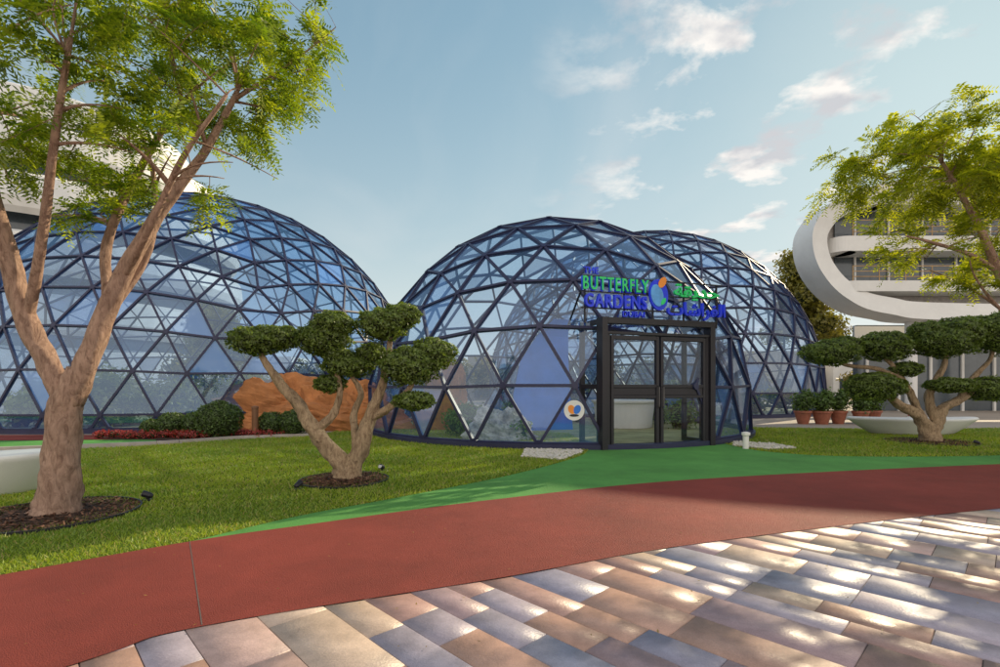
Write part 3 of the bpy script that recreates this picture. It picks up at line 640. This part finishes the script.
pomset('distant_trees',pl,16,.26,None,colA=(.07,.08,.015),colB=(.28,.22,.04),amp=.25,tight=.6)
def simple_tree(x,y,h,r,colA,colB):
    e=group('background_tree'); m=MB(); m.tube([(x,y,0),(x+.1,y,h*.35),(x,y,h*.85)],[.25,.18,.05],8)
    for i in range(9):
        a=i*2.4; z=h*(.35+.05*i); m.tube([(x,y,z),(x+math.cos(a)*r*.7,y+math.sin(a)*r*.7,z+r*.6)],[.08,.03],5)
    m.obj('trunk',M_bark,e)
    pl=[]
    for i in range(16):
        a=i*2.4; q=r*.65*math.sqrt(random.random()); zz=h*(.42+.54*i/16); qq=q*(1.2-.7*i/16); pl.append((x+qq*math.cos(a),y+qq*math.sin(a),zz,r*.42,r*.42,r*.36))
    pomset('foliage',pl,90,.14,e,colA=colA,colB=colB,amp=.3,tight=.9)
simple_tree(23.2,37.8,12.3,3.0,(.08,.10,.015),(.32,.28,.04)); simple_tree(-24,42,8,3,(.08,.09,.015),(.3,.25,.04))

# ------------------------------------------------------------------ sky + sun
w=bpy.data.worlds.new('World'); SC.world=w; w.use_nodes=True; nt=w.node_tree; L=nt.links
bg=nt.nodes['Background']; bg.inputs['Strength'].default_value=.15
sky=N(nt,'ShaderNodeTexSky',sky_type='NISHITA'); sky.sun_disc=False; sky.sun_elevation=EL; sky.sun_rotation=AZ
sky.air_density=1.0; sky.dust_density=.4; sky.ozone_density=1.3
def vm(op,a,b):
    n=N(nt,'ShaderNodeVectorMath',operation=op)
    for i,q in enumerate((a,b)):
        if isinstance(q,tuple): n.inputs[i].default_value=q
        else: L.new(q,n.inputs[i])
    return n.outputs[0]
def ma(op,a,b,c=None,clamp=False):
    n=N(nt,'ShaderNodeMath',operation=op); n.use_clamp=clamp
    for i,q in enumerate((a,b,c)):
        if q is None: continue
        if isinstance(q,(int,float)): n.inputs[i].default_value=q
        else: L.new(q,n.inputs[i])
    return n.outputs[0]
num=vm('MULTIPLY',sky.outputs[0],(1.35,1.95,2.0)); den=vm('ADD',vm('MULTIPLY',sky.outputs[0],(.28,.31,.30)),(1,1,1)); base0=vm('DIVIDE',num,den)
tc=N(nt,'ShaderNodeTexCoord'); sp=N(nt,'ShaderNodeSeparateXYZ'); L.new(tc.outputs['Generated'],sp.inputs[0])
hz=ma('MULTIPLY',ma('POWER',2.718,ma('MULTIPLY',ma('MAXIMUM',sp.outputs['Z'],0),-4.0)),.92)
hm_=N(nt,'ShaderNodeMix',data_type='RGBA'); L.new(hz,hm_.inputs[0]); L.new(base0,hm_.inputs[6]); hm_.inputs[7].default_value=(6.2,6.1,5.7,1); base=hm_.outputs[2]
zm=ma('MAXIMUM',ma('ADD',sp.outputs['Z'],.12),.05); cb=N(nt,'ShaderNodeCombineXYZ')
for i in range(3): L.new(zm,cb.inputs[i])
uv=vm('DIVIDE',tc.outputs['Generated'],cb.outputs[0])
n1=N(nt,'ShaderNodeTexNoise'); n1.inputs['Scale'].default_value=3.9; n1.inputs['Detail'].default_value=10; n1.inputs['Roughness'].default_value=.57; n1.inputs['Distortion'].default_value=.15
L.new(uv,n1.inputs['Vector'])
rp=N(nt,'ShaderNodeValToRGB'); rp.color_ramp.elements[0].position=.53; rp.color_ramp.elements[1].position=.64; L.new(n1.outputs['Fac'],rp.inputs[0])
mr=N(nt,'ShaderNodeMapRange'); mr.inputs[1].default_value=.05; mr.inputs[2].default_value=.32; L.new(sp.outputs['X'],mr.inputs[0])
mm=ma('MULTIPLY',rp.outputs[0],mr.outputs[0])
n3=N(nt,'ShaderNodeTexNoise'); n3.inputs['Scale'].default_value=5; n3.inputs['Detail'].default_value=6; L.new(uv,n3.inputs['Vector'])
cc=N(nt,'ShaderNodeValToRGB'); cc.color_ramp.elements[0].position=.42; cc.color_ramp.elements[1].position=.56; cc.color_ramp.elements[0].color=(.62,.63,.66,1); cc.color_ramp.elements[1].color=(1,.96,.91,1); L.new(n3.outputs['Fac'],cc.inputs[0])
mx=N(nt,'ShaderNodeMix',data_type='RGBA'); L.new(mm,mx.inputs[0]); L.new(base,mx.inputs[6])
L.new(vm('MULTIPLY',cc.outputs[0],(6.8,6.8,6.8)),mx.inputs[7])
mpc=N(nt,'ShaderNodeMapping'); mpc.inputs['Rotation'].default_value=(0,0,R(35)); mpc.inputs['Scale'].default_value=(1,.45,1); L.new(uv,mpc.inputs[0])
n5=N(nt,'ShaderNodeTexNoise'); n5.inputs['Scale'].default_value=1.8; n5.inputs['Detail'].default_value=9; n5.inputs['Distortion'].default_value=.5; L.new(mpc.outputs[0],n5.inputs['Vector'])
ci=ma('MULTIPLY',ma('SUBTRACT',n5.outputs['Fac'],.48),.8,None,True)
m5=N(nt,'ShaderNodeMix',data_type='RGBA'); L.new(ci,m5.inputs[0]); L.new(mx.outputs[2],m5.inputs[6]); m5.inputs[7].default_value=(5.4,5.5,5.5,1)
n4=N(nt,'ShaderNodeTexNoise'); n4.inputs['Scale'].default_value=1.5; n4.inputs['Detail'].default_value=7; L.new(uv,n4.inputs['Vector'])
back=N(nt,'ShaderNodeMapRange'); back.inputs[1].default_value=.15; back.inputs[2].default_value=-.5; L.new(sp.outputs['Y'],back.inputs[0])  # bright cloud haze added to the unseen sky behind the camera, as fill light
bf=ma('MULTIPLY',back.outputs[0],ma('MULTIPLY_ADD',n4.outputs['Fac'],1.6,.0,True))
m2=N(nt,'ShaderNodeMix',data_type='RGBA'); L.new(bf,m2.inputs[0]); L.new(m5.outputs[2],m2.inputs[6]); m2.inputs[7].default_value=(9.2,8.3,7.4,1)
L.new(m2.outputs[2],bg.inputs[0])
sl=bpy.data.lights.new('sun','SUN'); sl.energy=5; sl.angle=R(.5); sl.color=(1,.83,.56)
so=link(bpy.data.objects.new('sun',sl)); dirv=Vector((math.sin(AZ)*math.cos(EL),math.cos(AZ)*math.cos(EL),math.sin(EL)))
so.rotation_euler=dirv.to_track_quat('Z','Y').to_euler(); so.location=(30,60,30)
# ------------------------------------------------------------------ camera
cd=bpy.data.cameras.new('camera'); cd.lens=18; cd.sensor_width=36; cd.shift_y=.0535; cd.clip_end=3000; cd.clip_start=.05
co=link(bpy.data.objects.new('camera',cd)); co.location=(0,0,1.5); co.rotation_euler=(R(90),0,0); SC.camera=co
SC.view_settings.view_transform='Standard'; SC.view_settings.look='None'; SC.view_settings.exposure=0
